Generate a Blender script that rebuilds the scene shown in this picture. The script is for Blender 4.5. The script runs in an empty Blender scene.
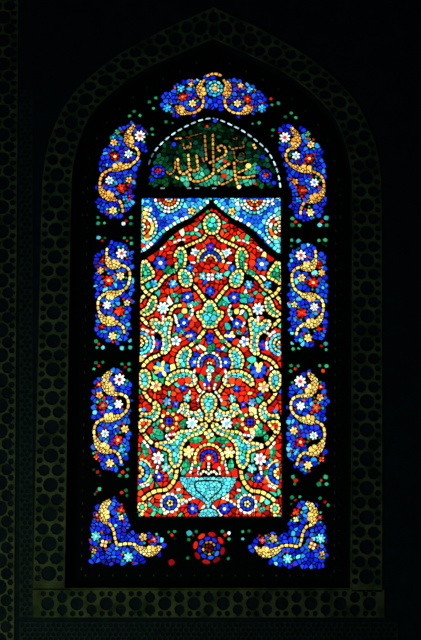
import bpy, math, random
from mathutils import Vector
from mathutils.geometry import delaunay_2d_cdt

random.seed(7)
R = random.random
C = bpy.context.scene.collection
sc = bpy.context.scene
sc.view_settings.view_transform = 'Standard'
sc.view_settings.look = 'None'

# ------------------------------------------------------------------ camera
SC = 0.006                      # metres of wall per picture unit
DIST = 6.0
CAMZ = 1.6
TH = math.radians(6.5)
RO = math.radians(0.6)
FPX = (DIST / math.cos(TH)) / SC
fw = Vector((0, math.cos(TH), math.sin(TH)))
r0 = Vector((1, 0, 0)); u0 = Vector((0, -math.sin(TH), math.cos(TH)))
up = u0 * math.cos(RO) - r0 * math.sin(RO)
rt = r0 * math.cos(RO) + u0 * math.sin(RO)
CAM = Vector((0, -DIST, CAMZ))
Z0 = CAMZ + DIST * math.tan(TH)

cam_d = bpy.data.cameras.new('camera')
cam = bpy.data.objects.new('camera', cam_d); C.objects.link(cam)
cam_d.sensor_fit = 'VERTICAL'; cam_d.sensor_height = 36.0
cam_d.lens = FPX / 640 * 36.0
from mathutils import Matrix
m = Matrix((rt, up, -fw)).transposed().to_4x4(); m.translation = CAM
cam.matrix_world = m
cam_d.dof.use_dof = True; cam_d.dof.focus_distance = 4.4; cam_d.dof.aperture_fstop = 4.5   # the slide is a touch soft
sc.camera = cam

def D(px, py, y=0.0):
    """where the sight line through a picture point meets the wall plane, in wall units (u right, v down)"""
    r = fw * FPX + rt * (px - 210.5) + up * (320 - py)
    t = (y - CAM.y) / r.y
    p = CAM + r * t
    return (p.x / SC, -(p.z - Z0) / SC)

def Dinv(u, v, y=0.0):
    p = Vector((u * SC, y, Z0 - v * SC)) - CAM
    d = p.dot(fw)
    return (210.5 + p.dot(rt) / d * FPX, 320 - p.dot(up) / d * FPX)

# ------------------------------------------------------------------ colours
def lin(c):
    o = []
    for x in c:
        x = max(0, min(255, x)) / 255
        o.append(x / 12.92 if x < .04045 else ((x + .055) / 1.055) ** 2.4)
    return tuple(o)
def var(c, k=.16):
    f = 1 + (R() * 2 - 1) * k
    return tuple(x * f * (1 + (R() - .5) * .08) for x in c)
PAL = {
    'red':    [(232, 34, 10), (242, 44, 14), (205, 20, 8), (250, 66, 22), (222, 26, 12), (160, 14, 10)],
    'dred':   [(170, 18, 14), (130, 12, 14), (200, 40, 16)],
    'orange': [(255, 96, 30), (250, 120, 44), (240, 60, 24)],
    'yellow': [(255, 228, 132), (250, 214, 108), (255, 236, 156), (244, 204, 96)],
    'gold':   [(238, 176, 78), (228, 160, 62), (246, 192, 100), (214, 146, 54)],
    'sand':   [(248, 212, 116), (240, 200, 96), (252, 222, 136), (232, 188, 84)],
    'white':  [(232, 250, 250), (250, 252, 240), (214, 240, 250)],
    'cream':  [(250, 240, 200), (255, 246, 216), (240, 236, 190)],
    'cyan':   [(86, 214, 226), (60, 196, 216), (120, 228, 236), (64, 206, 200)],
    'vase':   [(92, 218, 232), (78, 206, 224), (116, 228, 238), (70, 196, 220), (98, 222, 222)],
    'sky':    [(34, 150, 236), (50, 176, 244), (24, 120, 228), (90, 200, 248)],
    'blue':   [(18, 40, 226), (28, 62, 238), (12, 30, 190), (20, 84, 234), (30, 46, 214)],
    'mblue':  [(20, 70, 226), (36, 100, 236), (16, 50, 210)],
    'dblue':  [(10, 18, 160), (14, 26, 190), (22, 22, 130), (40, 20, 130)],
    'green':  [(24, 150, 92), (38, 176, 116), (20, 120, 70), (50, 190, 130)],
    'teal':   [(40, 190, 160), (60, 206, 180), (30, 160, 140)],
    'dgreen': [(14, 74, 40), (10, 54, 32), (20, 96, 52)],
    'pink':   [(226, 120, 130), (210, 90, 110)],
    'black':  [(0, 0, 0)],
}
def col(name):
    return lin(var(random.choice(PAL[name])))
def mix(*w):
    """weighted pick: mix('red', .7, 'teal', .3)"""
    x = R() * sum(w[1::2])
    for n, k in zip(w[::2], w[1::2]):
        x -= k
        if x <= 0: return n
    return w[0]

# ------------------------------------------------------------------ materials
def nt(name):
    mt = bpy.data.materials.new(name); mt.use_nodes = True
    t = mt.node_tree; t.nodes.clear()
    return mt, t, t.nodes.new('ShaderNodeOutputMaterial')
def glass_material():
    mt, t, out = nt('coloured_glass')
    at = t.nodes.new('ShaderNodeAttribute'); at.attribute_name = 'tint'
    no = t.nodes.new('ShaderNodeTexNoise'); no.inputs['Scale'].default_value = 55; no.inputs['Detail'].default_value = 3
    tc = t.nodes.new('ShaderNodeTexCoord')
    t.links.new(tc.outputs['Object'], no.inputs['Vector'])
    mr = t.nodes.new('ShaderNodeMapRange'); mr.inputs['From Min'].default_value = .3; mr.inputs['From Max'].default_value = .7
    mr.inputs['To Min'].default_value = .72; mr.inputs['To Max'].default_value = 1.12
    t.links.new(no.outputs['Fac'], mr.inputs['Value'])
    mu = t.nodes.new('ShaderNodeVectorMath'); mu.operation = 'MULTIPLY'
    t.links.new(at.outputs['Color'], mu.inputs[0]); t.links.new(mr.outputs['Result'], mu.inputs[1])
    tr = t.nodes.new('ShaderNodeBsdfTransparent'); t.links.new(mu.outputs[0], tr.inputs['Color'])
    gl = t.nodes.new('ShaderNodeBsdfGlossy'); gl.inputs['Roughness'].default_value = .25
    gl.inputs['Color'].default_value = (.5, .5, .5, 1)
    ms = t.nodes.new('ShaderNodeMixShader'); ms.inputs[0].default_value = .03
    t.links.new(tr.outputs[0], ms.inputs[1]); t.links.new(gl.outputs[0], ms.inputs[2])
    t.links.new(ms.outputs[0], out.inputs[0])
    return mt
def stone(name, a, b, scale=20, rough=.85, bump=.3, kind='noise'):
    mt, t, out = nt(name)
    bs = t.nodes.new('ShaderNodeBsdfPrincipled'); bs.inputs['Roughness'].default_value = rough
    bs.inputs['Specular IOR Level'].default_value = .15
    tc = t.nodes.new('ShaderNodeTexCoord')
    if kind == 'noise':
        no = t.nodes.new('ShaderNodeTexNoise'); no.inputs['Detail'].default_value = 6; f = no.outputs['Fac']
    else:
        no = t.nodes.new('ShaderNodeTexVoronoi'); no.feature = 'DISTANCE_TO_EDGE'; f = no.outputs['Distance']
    no.inputs['Scale'].default_value = scale
    t.links.new(tc.outputs['Object'], no.inputs['Vector'])
    cr = t.nodes.new('ShaderNodeValToRGB')
    cr.color_ramp.elements[0].position = .02 if kind != 'noise' else .35
    cr.color_ramp.elements[1].position = .12 if kind != 'noise' else .7
    cr.color_ramp.elements[0].color = (*a, 1); cr.color_ramp.elements[1].color = (*b, 1)
    t.links.new(f, cr.inputs[0]); t.links.new(cr.outputs[0], bs.inputs['Base Color'])
    bp = t.nodes.new('ShaderNodeBump'); bp.inputs['Strength'].default_value = bump; bp.inputs['Distance'].default_value = .004
    t.links.new(f, bp.inputs['Height']); t.links.new(bp.outputs[0], bs.inputs['Normal'])
    t.links.new(bs.outputs[0], out.inputs[0])
    return mt
GLASS = glass_material()
LEAD = stone('dark_plaster', (.006, .006, .005), (.012, .012, .010), 60)
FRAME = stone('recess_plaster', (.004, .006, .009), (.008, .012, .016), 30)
LATT = stone('carved_lattice', (.07, .12, .05), (.34, .40, .17), 9)
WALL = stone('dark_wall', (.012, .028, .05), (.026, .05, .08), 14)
FINE = stone('fine_carving', (.03, .06, .055), (.07, .12, .10), 45)
DARKR = stone('room_plaster', (.05, .05, .05), (.08, .075, .07), 6)

# ------------------------------------------------------------------ 2d helpers
def smooth(pts, step=1.2, closed=False):
    n = len(pts); out = []
    rng = n if closed else n - 1
    for i in range(rng):
        if closed: p = [pts[(i + k - 1) % n] for k in range(4)]
        else: p = [pts[max(0, min(n - 1, i + k - 1))] for k in range(4)]
        L = math.dist(p[1], p[2]); k = max(1, int(L / step))
        for j in range(k):
            t = j / k
            out.append(tuple(.5 * (2 * p[1][a] + (p[2][a] - p[0][a]) * t + (2 * p[0][a] - 5 * p[1][a] + 4 * p[2][a] - p[3][a]) * t * t
                        + (3 * p[1][a] - p[0][a] - 3 * p[2][a] + p[3][a]) * t ** 3) for a in (0, 1)))
    if not closed: out.append(tuple(pts[-1]))
    return out
def resample(pts, n):
    d = [0]
    for a, b in zip(pts, pts[1:]): d.append(d[-1] + math.dist(a, b))
    out = []; j = 0
    for i in range(n + 1):
        s = d[-1] * i / n
        while j < len(d) - 2 and d[j + 1] < s: j += 1
        t = (s - d[j]) / max(1e-9, d[j + 1] - d[j]); t = min(1, max(0, t))
        out.append((pts[j][0] + (pts[j + 1][0] - pts[j][0]) * t, pts[j][1] + (pts[j + 1][1] - pts[j][1]) * t))
    return out
def plen(pts): return sum(math.dist(a, b) for a, b in zip(pts, pts[1:]))
def normals(pts):
    out = []
    for i in range(len(pts)):
        a = pts[max(0, i - 1)]; b = pts[min(len(pts) - 1, i + 1)]
        dx, dy = b[0] - a[0], b[1] - a[1]; L = math.hypot(dx, dy) or 1
        out.append((-dy / L, dx / L))
    return out
def ribbon(pts, w):
    n = normals(pts)
    ws = w if isinstance(w, (list, tuple)) else [w] * len(pts)
    a = [(p[0] + q[0] * k / 2, p[1] + q[1] * k / 2) for p, q, k in zip(pts, n, ws)]
    b = [(p[0] - q[0] * k / 2, p[1] - q[1] * k / 2) for p, q, k in zip(pts, n, ws)]
    return a + b[::-1]
def chaikin(p, it=1, k=.25):
    for _ in range(it):
        o = []
        for a, b in zip(p, p[1:] + p[:1]):
            o.append((a[0] + (b[0] - a[0]) * k, a[1] + (b[1] - a[1]) * k))
            o.append((a[0] + (b[0] - a[0]) * (1 - k), a[1] + (b[1] - a[1]) * (1 - k)))
        p = o
    return p
def inside(q, p):
    x, y = q; c = False; j = len(p) - 1
    for i in range(len(p)):
        if (p[i][1] > y) != (p[j][1] > y) and x < (p[j][0] - p[i][0]) * (y - p[i][1]) / (p[j][1] - p[i][1]) + p[i][0]: c = not c
        j = i
    return c
def grow(p, d):
    """push a closed outline outwards by d"""
    A = sum(a[0] * b[1] - b[0] * a[1] for a, b in zip(p, p[1:] + p[:1])); s = -1 if A > 0 else 1
    o = []; n = len(p)
    for i in range(n):
        a, b = p[i - 1], p[(i + 1) % n]; dx, dy = b[0] - a[0], b[1] - a[1]; L = math.hypot(dx, dy) or 1
        o.append((p[i][0] + s * (-dy / L) * d, p[i][1] + s * (dx / L) * d))
    return o
def circle(c, r, n=12, a0=0): return [(c[0] + r * math.cos(a0 + 2 * math.pi * i / n), c[1] + r * math.sin(a0 + 2 * math.pi * i / n)) for i in range(n)]

# ------------------------------------------------------------------ mosaic panels
def link(name, me, parent=None):
    o = bpy.data.objects.new(name, me); C.objects.link(o)
    if parent: o.parent = parent
    return o

def arrange(polys, eps=1e-4):
    """cut the plane along all outlines; give back points, triangles and, per triangle, a test of which outlines hold it"""
    V = []; E = []
    for f in polys:
        b = len(V); n = len(f); V += [Vector((p[0], p[1])) for p in f]; E += [(b + i, b + (i + 1) % n) for i in range(n)]
    ov, oe, of, _, _, _ = delaunay_2d_cdt(V, E, [], 0, eps)
    G = 6.0; grid = {}; box = []
    for i, f in enumerate(polys):
        a, b = min(p[0] for p in f), max(p[0] for p in f); c, d = min(p[1] for p in f), max(p[1] for p in f)
        box.append((a, b, c, d))
        for x in range(int(a // G), int(b // G) + 1):
            for y in range(int(c // G), int(d // G) + 1): grid.setdefault((x, y), []).append(i)
    def holders(t):
        x = (ov[t[0]].x + ov[t[1]].x + ov[t[2]].x) / 3; y = (ov[t[0]].y + ov[t[1]].y + ov[t[2]].y) / 3
        out = []
        for i in grid.get((int(x // G), int(y // G)), ()):
            a, b, c, d = box[i]
            if a <= x <= b and c <= y <= d and inside((x, y), polys[i]): out.append(i)
        return out
    return ov, of, holders

class Panel:
    """glass pieces and plaster bars worked out in one plane: later shapes cut earlier ones"""
    def __init__(s, outer_px, lead_depth=.005, y=0.0, inner=None):
        s.y = y; s.mir = False; s.faces = []; s.parts = []; s.leads = []; s.depth = lead_depth
        s.outer = [D(*p, y) for p in outer_px]
        s.inner = [D(*p, y) for p in inner] if inner else s.outer
    def P(s, p):
        u, v = D(p[0], p[1], s.y)
        return (-u, v) if s.mir else (u, v)
    def part(s, name, parent=None, label=None):
        s.parts.append(dict(name=name, parent=parent, label=label, tris=[])); return len(s.parts) - 1
    def raw(s, pts, part, color, clip=None):
        s.faces.append((pts, part, color, clip)); return len(s.faces) - 1
    def lead(s, pts):
        s.faces.append((pts, -1, None, None)); s.leads.append((pts, min(p[0] for p in pts), max(p[0] for p in pts), min(p[1] for p in pts), max(p[1] for p in pts)))
        return len(s.faces) - 1
    def covered(s, q):
        for p, a, b, c, d in s.leads:
            if a < q[0] < b and c < q[1] < d and inside(q, p): return True
        return False
    # motifs, all in picture units
    def vine(s, pts, w=3.0, seg=5.0, c='yellow', part=None, edge=2.05, closed=False, name='vine', taper=None, lead=True, uv=False, clip=None):
        P = pts if uv else [s.P(p) for p in pts]
        sm = smooth(P, 1.2, closed)
        if closed: sm = sm + [sm[0]]
        L = plen(sm); n = max(1, round(L / seg)); gap = .5
        if part is None: part = s.part(name)
        m_ = max(3, min(int(seg / 1.4), 4)) * n
        rs = resample(sm, m_)
        k = m_ // n
        def W(i):
            return w if taper is None else w * taper(i / m_)
        if lead: s.lead(ribbon(rs, [W(i) + 2 * edge for i in range(m_ + 1)]))
        for i in range(n):
            sub = rs[i * k:(i + 1) * k + 1]
            q = resample(sub, k)
            def trim(a, b, g):
                d = math.dist(a, b) or 1; f = min(.4, g / d)
                return (a[0] + (b[0] - a[0]) * f, a[1] + (b[1] - a[1]) * f)
            q[0] = trim(q[0], q[1], gap); q[-1] = trim(q[-1], q[-2], gap)
            cw = [W(i * k + j) for j in range(k + 1)]; cw[0] *= .82; cw[-1] *= .82
            s.raw(ribbon(q, cw), part, col(c if isinstance(c, str) else mix(*c)), clip)
        return part
    def blob(s, p, r, c, part, n=9, uv=False, a=0, lead=0, clip=None, sq=1.0):
        p = p if uv else s.P(p)
        if lead: s.lead(circle(p, r + lead, 12))
        pts = [(p[0] + r * math.cos(t) * (.9 + .2 * R()), p[1] + sq * r * math.sin(t) * (.9 + .2 * R())) for t in [2 * math.pi * i / n for i in range(n)]]
        s.raw(pts, part, col(c), clip)
    def ring(s, c0, r, n, w, c, part, a0=0, a1=360, edge=.7, uv=False, lead=True, ph=0):
        """arc of wedge shaped pieces"""
        c0 = c0 if uv else s.P(c0)
        if s.mir and not uv: a0, a1 = 180 - a1, 180 - a0
        full = abs(a1 - a0) >= 359
        if lead:
            if full: s.lead(circle(c0, r + w / 2 + edge, 20))
            else:
                pts = [(c0[0] + r * math.cos(math.radians(a0 + (a1 - a0) * i / 14)), c0[1] + r * math.sin(math.radians(a0 + (a1 - a0) * i / 14))) for i in range(15)]
                s.lead(ribbon(pts, w + 2 * edge))
        da = (a1 - a0) / n; g = math.degrees(.46 / max(r, 1)); w -= .35
        for i in range(n):
            b0 = math.radians(a0 + ph + i * da + g); b1 = math.radians(a0 + ph + (i + 1) * da - g); k = 3
            ri, ro = r - w / 2 - .15 * R(), r + w / 2 - .5 * R()
            inn = [(c0[0] + ri * math.cos(b0 + (b1 - b0) * j / k), c0[1] + ri * math.sin(b0 + (b1 - b0) * j / k)) for j in range(k + 1)]
            out = [(c0[0] + (ro - (w * .2 if j in (0, k) else 0)) * math.cos(b0 + (b1 - b0) * j / k), c0[1] + (ro - (w * .2 if j in (0, k) else 0)) * math.sin(b0 + (b1 - b0) * j / k)) for j in range(k + 1)]
            s.raw(inn + out[::-1], part, col(c if isinstance(c, str) else mix(*c)))
    def petals(s, c0, r, n, k, c, part, a0=0, a1=360, sq=.75):
        c0 = s.P(c0)
        if s.mir: a0, a1 = 180 - a1, 180 - a0
        for i in range(n):
            t = math.radians(a0 + (i + .5) * (a1 - a0) / n); q = (c0[0] + r * math.cos(t), c0[1] + r * math.sin(t)); kk = k * (.88 + .24 * R())
            def shape(e): return [(q[0] + (kk * sq + e) * math.cos(w) * math.cos(t) - (kk + e) * math.sin(w) * math.sin(t), q[1] + (kk * sq + e) * math.cos(w) * math.sin(t) + (kk + e) * math.sin(w) * math.cos(t)) for w in [j * .698 for j in range(9)]]
            s.lead(shape(.6)); 
        for i in range(n):
            t = math.radians(a0 + (i + .5) * (a1 - a0) / n); q = (c0[0] + r * math.cos(t), c0[1] + r * math.sin(t)); kk = k * (.9 + .2 * R())
            s.raw([(q[0] + kk * sq * math.cos(w) * math.cos(t) - kk * math.sin(w) * math.sin(t), q[1] + kk * sq * math.cos(w) * math.sin(t) + kk * math.sin(w) * math.cos(t)) for w in [j * .698 for j in range(9)]], part, col(c if isinstance(c, str) else mix(*c)))
    def flower(s, p, r, petal='white', heart='red', n=6, edge=.6, label=None, ringc=None):
        c0 = s.P(p)
        pt = s.part('flower', None, label); s.lead(circle(c0, r + edge, 16))
        a0 = R() * 6
        rp = r * (.36 if ringc is None else .42)
        for i in range(n):
            a = a0 + i * 2 * math.pi / n; h = r * .64; wd = h * math.sin(math.pi / n) * 1.0
            cx, cy = c0[0] + h * math.cos(a), c0[1] + h * math.sin(a)
            pts = []
            for j in range(8):
                t = j * math.pi / 4
                x = math.cos(t) * (r * .36); y = math.sin(t) * (wd - .22)
                pts.append((cx + x * math.cos(a) - y * math.sin(a), cy + x * math.sin(a) + y * math.cos(a)))
            s.raw(pts, pt, col(petal if isinstance(petal, str) else mix(*petal)))
        ce = s.part('flower_center', pt)
        s.raw(circle(c0, max(.7, r * .3), 9), ce, col(heart))
        return pt
    def leaf(s, p, L, W, ang, c='green', n=3, edge=.6, name='leaf', label=None):
        c0 = s.P(p)
        if s.mir: ang = 180 - ang
        a = math.radians(ang); pt = s.part(name, None, label)
        def T(x, y): return (c0[0] + x * math.cos(a) - y * math.sin(a), c0[1] + x * math.sin(a) + y * math.cos(a))
        def hw(t): return max(.12, math.sin(math.pi * min(1, max(0, t))) ** .75)
        s.lead([T(-L / 2 - edge + (L + 2 * edge) * i / 10, (W / 2 + edge) * hw(i / 10)) for i in range(11)] +
               [T(-L / 2 - edge + (L + 2 * edge) * i / 10, -(W / 2 + edge) * hw(i / 10)) for i in range(10, -1, -1)])
        for sd in (1, -1):
            for i in range(n):
                t0, t1 = i / n, (i + 1) / n; g = .3
                xs = [-L / 2 + L * t0 + g, -L / 2 + L * (t0 + t1) / 2, -L / 2 + L * t1 - g]
                top = [T(x, sd * W / 2 * hw((x + L / 2) / L)) for x in xs]; bot = [T(x + .5, sd * .2) for x in xs]
                s.raw(top + bot[::-1], pt, col(c if isinstance(c, str) else mix(*c)))
        return pt
    def pod(s, pts, w=2.2, seg=3.2, fill=('cyan', .6, 'teal', .4), c='yellow', edge=1.95, label=None, cell=4.4, name='arabesque_leaf'):
        """leaf shape: beaded rim with coloured filling"""
        seg *= 1.25; w += .35
        P = [s.P(p) for p in pts]; sm = smooth(P, 1.5, True)
        pt = s.part(name, None, label); fl = s.part('leaf_filling', pt)
        s.lead(grow(sm, w / 2 + edge))
        s.lead(sm)
        msk = s.raw(grow(sm, -(w / 2 + .55)), None, None)      # clip mask only
        s.cells(cell, fl, lambda q: col(mix(*fill)), bound=sm, clip=msk, avoid=False, gap=.35)
        s.vine(P, w, seg, c, part=pt, closed=True, lead=False, uv=True)
        return pt
    def cells(s, sp, part, colf, bound, clip=None, avoid=True, gap=.52, whole=False, extra=None, region=None):
        """random mosaic filling of an outline; with whole=True rim pieces keep their full round shape"""
        u0_, u1_ = min(p[0] for p in bound) - 2 * sp, max(p[0] for p in bound) + 2 * sp
        v0_, v1_ = min(p[1] for p in bound) - 2 * sp, max(p[1] for p in bound) + 2 * sp
        seeds = []; j = 0; v = v0_
        while v < v1_:
            u = u0_ + (sp / 2 if j % 2 else 0)
            while u < u1_:
                q = (u + (R() - .5) * sp * .92, v + (R() - .5) * sp * .92)
                if not (avoid and s.covered(q)): seeds.append(q)
                u += sp
            v += sp * .866; j += 1
        grid = {}
        G = sp * 2
        for q in seeds: grid.setdefault((int(q[0] // G), int(q[1] // G)), []).append(q)
        for q in seeds:
            ins = inside(q, bound)
            if whole and not ins: continue
            if not whole and not ins:
                if not any(inside((q[0] + dx * sp, q[1] + dy * sp), bound) for dx, dy in ((1, 0), (-1, 0), (0, 1), (0, -1))): continue
            c_ = colf(q)
            if c_ is None: continue
            k = sp * (.72 if whole else 1.1)
            poly = circle(q, k, 10)
            gx, gy = int(q[0] // G), int(q[1] // G)
            for a in (-1, 0, 1):
                for b in (-1, 0, 1):
                    for o in grid.get((gx + a, gy + b), ()):
                        if o is q: continue
                        dx, dy = o[0] - q[0], o[1] - q[1]; L = math.hypot(dx, dy)
                        if L > 3 * sp or L < 1e-6: continue
                        nx, ny = dx / L, dy / L; lim = L / 2 - gap
                        new = []
                        for e, f in zip(poly, poly[1:] + poly[:1]):
                            de = (e[0] - q[0]) * nx + (e[1] - q[1]) * ny - lim; df = (f[0] - q[0]) * nx + (f[1] - q[1]) * ny - lim
                            if de <= 0: new.append(e)
                            if (de < 0 < df) or (df < 0 < de):
                                t = de / (de - df); new.append((e[0] + (f[0] - e[0]) * t, e[1] + (f[1] - e[1]) * t))
                        poly = new
                        if len(poly) < 3: break
                    if len(poly) < 3: break
                if len(poly) < 3: break
            if len(poly) < 3: continue
            cl = []
            for p in poly:
                if not cl or math.dist(cl[-1], p) > .25: cl.append(p)
            if len(cl) > 3 and math.dist(cl[0], cl[-1]) < .25: cl.pop()
            if len(cl) < 3: continue
            s.raw(chaikin(cl, 1, .22), part, c_, clip)

    def build(s, root, holes_only=False, lead_name='glazing_bars', lead_mat=None, hole_parts=()):
        faces = [(s.outer, -1, None, None)] + s.faces
        base = 1
        inner_idx = None
        if s.inner is not s.outer:
            faces.append((s.inner, None, None, None)); inner_idx = len(faces) - 1
        ov, of, holders = arrange([f[0] for f in faces])
        leadt = []
        for tri in of:
            st = set(holders(tri))
            if 0 not in st: continue
            top = -1; tc = None
            for i in sorted(st, reverse=True):
                if i == 0 or i == inner_idx: continue
                pt, c, clip = faces[i][1], faces[i][2], faces[i][3]
                if pt is None: continue
                if clip is not None and (clip + base) not in st: continue
                top = pt; tc = c; break
            if top >= 0 and inner_idx is not None and inner_idx not in st: top = -1
            if top < 0: leadt.append(tri)
            else: s.parts[top]['tris'].append((tri, tc))
        W = [(p.x * SC, Z0 - p.y * SC) for p in ov]
        def mesh(name, tris, y0, thick, mat, parent, cols=None, org=(0, 0, 0)):
            vm = {}; vs = []; fs = []
            def vi(i, y):
                k = (i, y)
                if k not in vm: vm[k] = len(vs); vs.append((W[i][0] - org[0], y - org[1], W[i][1] - org[2]))
                return vm[k]
            ed = {}
            cc = []
            for n_, t in enumerate(tris):
                a, b, c = t
                # face the room (-y)
                ar = (W[b][0] - W[a][0]) * (W[c][1] - W[a][1]) - (W[c][0] - W[a][0]) * (W[b][1] - W[a][1])
                if ar < 0: t = (a, c, b)
                fs.append(tuple(vi(i, y0) for i in t)); 
                if cols: cc.append(cols[n_])
                if thick:
                    for e in ((t[0], t[1]), (t[1], t[2]), (t[2], t[0])):
                        ed[e] = ed.get(e, 0) + 1
            if thick:
                for (a, b) in ed:
                    if (b, a) not in ed:
                        fs.append((vi(b, y0), vi(a, y0), vi(a, y0 + thick), vi(b, y0 + thick)))
            me = bpy.data.meshes.new(name); me.from_pydata(vs, [], fs); me.materials.append(mat)
            if cols:
                at = me.color_attributes.new('tint', 'FLOAT_COLOR', 'CORNER')
                li = 0
                for p, c_ in zip(me.polygons, cc):
                    for k in range(p.loop_total): at.data[li].color = (*c_, 1); li += 1
            return link(name, me, parent)
        org = tuple(root.location) if root else (0, 0, 0)
        objs = {}
        if leadt: objs[-1] = mesh(lead_name, leadt, s.y - s.depth, s.depth, lead_mat or LEAD, root, None, org)
        for i, p in enumerate(s.parts):
            if not p['tris']: continue
            if i in hole_parts: continue
            par = objs.get(p['parent'], root) if p['parent'] is not None else root
            o = mesh(p['name'], [t for t, _ in p['tris']], s.y, 0, GLASS, par, [c for _, c in p['tris']], org)
            if p['label']: o['label'] = p['label']
            objs[i] = o
        return objs

def thing(name, label, cat, loc, group=None):
    o = bpy.data.objects.new(name, None); C.objects.link(o); o.location = loc; o.empty_display_size = .05
    o['label'] = label; o['category'] = cat
    if group: o['group'] = group
    return o
def at(px, py, y=0.0):
    u, v = D(px, py, y); return (u * SC, y, Z0 - v * SC)
WINDOW_HOLES = []      # outlines left open for the panels in the plaster screen

# ================================================================== central panel
def central():
    outl = [(139.5, 195.5), (282.8, 195.5), (284.2, 518.8), (134.8, 518.8)]
    inn = [(142, 198.2), (280.3, 198.2), (281.6, 516.3), (137.4, 516.3)]
    p = Panel(outl, inner=inn); WINDOW_HOLES.append(p.outer)
    root = thing('stained_glass_panel', 'tall central stained glass panel with cyan vase and yellow vines on red ground', 'stained glass', at(209, 517))
    bgr = p.part('red_ground', None, 'red glass ground'); bgb = [p.part('blue_corner', None, 'left blue and cyan glass corner'), p.part('blue_corner', None, 'right blue and cyan glass corner')]
    bgc = p.part('vase', None, 'cyan glass vase')
    bg_slot = len(p.faces)
    # arched dark band under the corners
    for p.mir in (False, True):
        p.lead(ribbon(smooth([p.P(q) for q in [(212, 200.5), (208.8, 206.5), (204.5, 212), (198, 217), (190, 220.8), (182, 225), (174, 230.5), (166, 237.5), (159, 245), (151, 251.5), (142, 257), (132, 261)]], 2), 7.0))
        edge = p.part('scallop_edge', None, 'row of pale glass beads')
        p.vine([(209, 200.5), (203, 206), (196, 211.5), (189, 216.5), (179, 221), (168, 228), (160, 234), (153, 242), (145, 249), (138, 252)], 3.6, 4.4, ('white', .45, 'cyan', .4, 'sky', .15), part=edge, edge=.5)
        # half flower on the top edge
        f = p.part('half_rosette', None, 'orange half rosette on the top edge')
        p.ring((169, 198.5), 14, 11, 3.4, ('cyan', .6, 'white', .3, 'teal', .1), f, 0, 180)
        p.ring((169, 198.5), 10.2, 9, 3.4, ('white', .5, 'cream', .3, 'red', .2), f, 0, 180)
        p.ring((169, 198.5), 6.5, 7, 3.2, ('red', .5, 'orange', .5), f, 0, 180)
        p.ring((169, 198.5), 3.2, 4, 2.6, 'yellow', f, 0, 180)
        f = p.part('half_rosette', None, 'white and red half rosette on the side edge')
        p.ring((142, 227), 15, 9, 3.0, ('white', .6, 'cyan', .4), f, -70, 60)
        p.petals((142, 227), 10.6, 6, 2.6, ('orange', .35, 'white', .4, 'yellow', .25), f, -80, 70, sq=.8)
        p.ring((142, 227), 6.8, 5, 3.2, ('yellow', .5, 'red', .2, 'teal', .3), f, -90, 90)
        p.ring((142, 227), 3, 3, 2.6, ('cream', 1), f, -90, 90)
        p.flower((191.5, 211), 4, 'yellow', 'red', 5)
        # red pieces below the apex
        rp = p.part('apex_edge', None, 'red glass pieces under the apex')
        p.vine([(209.5, 210.5), (205, 214.5), (200.5, 218), (195, 221)], 3.4, 5, ('red', .75, 'green', .25), part=rp, edge=.5)
        # ---------- yellow vines
        p.vine([(207, 233), (203, 239), (195, 242.5), (187, 246), (181, 250)], 2.8, 4)
        p.vine([(190, 282), (196, 288), (202, 296), (207, 303)], 3.2, 5.5)
        p.vine([(207, 326), (203, 333), (197, 340), (190, 346), (185, 350)], 3.2, 5.2)
        p.vine([(176, 271), (169, 274), (163, 279), (158, 286), (151, 291), (143, 297), (139, 303)], 3.2, 5.2)
        p.vine([(141, 281), (143, 288), (148, 294), (156, 298)], 3, 5)
        p.vine([(141, 317), (146, 323), (152, 327)], 3, 5)
        p.vine([(170, 316), (171.5, 310), (176, 306), (182, 305.5)], 3, 4.5)
        p.blob((184.5, 311), 2.9, 'yellow', p.part('vine_knob'), lead=1.0)
        p.vine([(166, 351), (159, 355), (150, 359), (144, 365), (141, 372)], 3.2, 5.2)
        p.vine([(196, 384), (199, 390), (204, 395), (208, 399)], 3.2, 5)
        p.vine([(143, 390), (147, 397), (152, 402)], 3.2, 5)
        p.vine([(206, 421), (201, 426), (196, 431)], 3.2, 4.8)
        p.vine([(142, 431), (147, 438), (152, 443), (158, 446)], 3.4, 5)
        p.vine([(177, 468), (176, 476), (172, 484), (166, 489.5), (156, 491), (148, 495), (142, 500)], 3.4, 5.4)
        p.ring((142, 507), 4.2, 7, 2.6, 'yellow', p.part('vine_curl'), 0, 360)
        p.blob((142, 507), 2.1, 'teal', p.part('vine_curl_bead'))
        p.blob((142, 514), 1.8, 'yellow', p.part('vine_knob'), lead=.6)
        # ---------- arabesque leaves
        p.pod([(181, 247.5), (185.5, 254), (185, 263), (182.5, 270), (177, 270), (176, 262), (175.5, 254)], 2.3, 3.2, ('green', .6, 'teal', .4))
        p.pod([(180, 271.5), (186, 271), (191, 277), (190.5, 284), (185, 286), (180.5, 281)], 2.3, 3.2, ('teal', .5, 'cyan', .5))
        p.leaf((171, 271.5), 11, 5, 158, 'green', 3)
        p.pod([(144.5, 260.5), (150, 267), (154, 275), (147, 279), (141.5, 282), (140.5, 270)], 2.3, 3.4, ('green', .7, 'teal', .3))
        p.pod([(154, 296), (156, 303), (152.5, 311), (145, 315), (141, 312), (147, 308), (149.5, 302)], 2.2, 3.2, ('teal', .6, 'green', .4))
        p.pod([(150.5, 321.5), (156, 319.5), (161, 324), (166, 319), (171.5, 318), (170.5, 326), (169, 335), (170, 346), (166.5, 352), (162, 353), (163.5, 342), (162, 334), (155, 329)], 2.3, 3.4, ('cyan', .7, 'teal', .3))
        p.pod([(185, 348), (190.5, 352), (188, 361), (188, 371), (182, 374), (178.5, 366), (177.5, 357)], 2.3, 3.4, ('cyan', .8, 'teal', .2))
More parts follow.
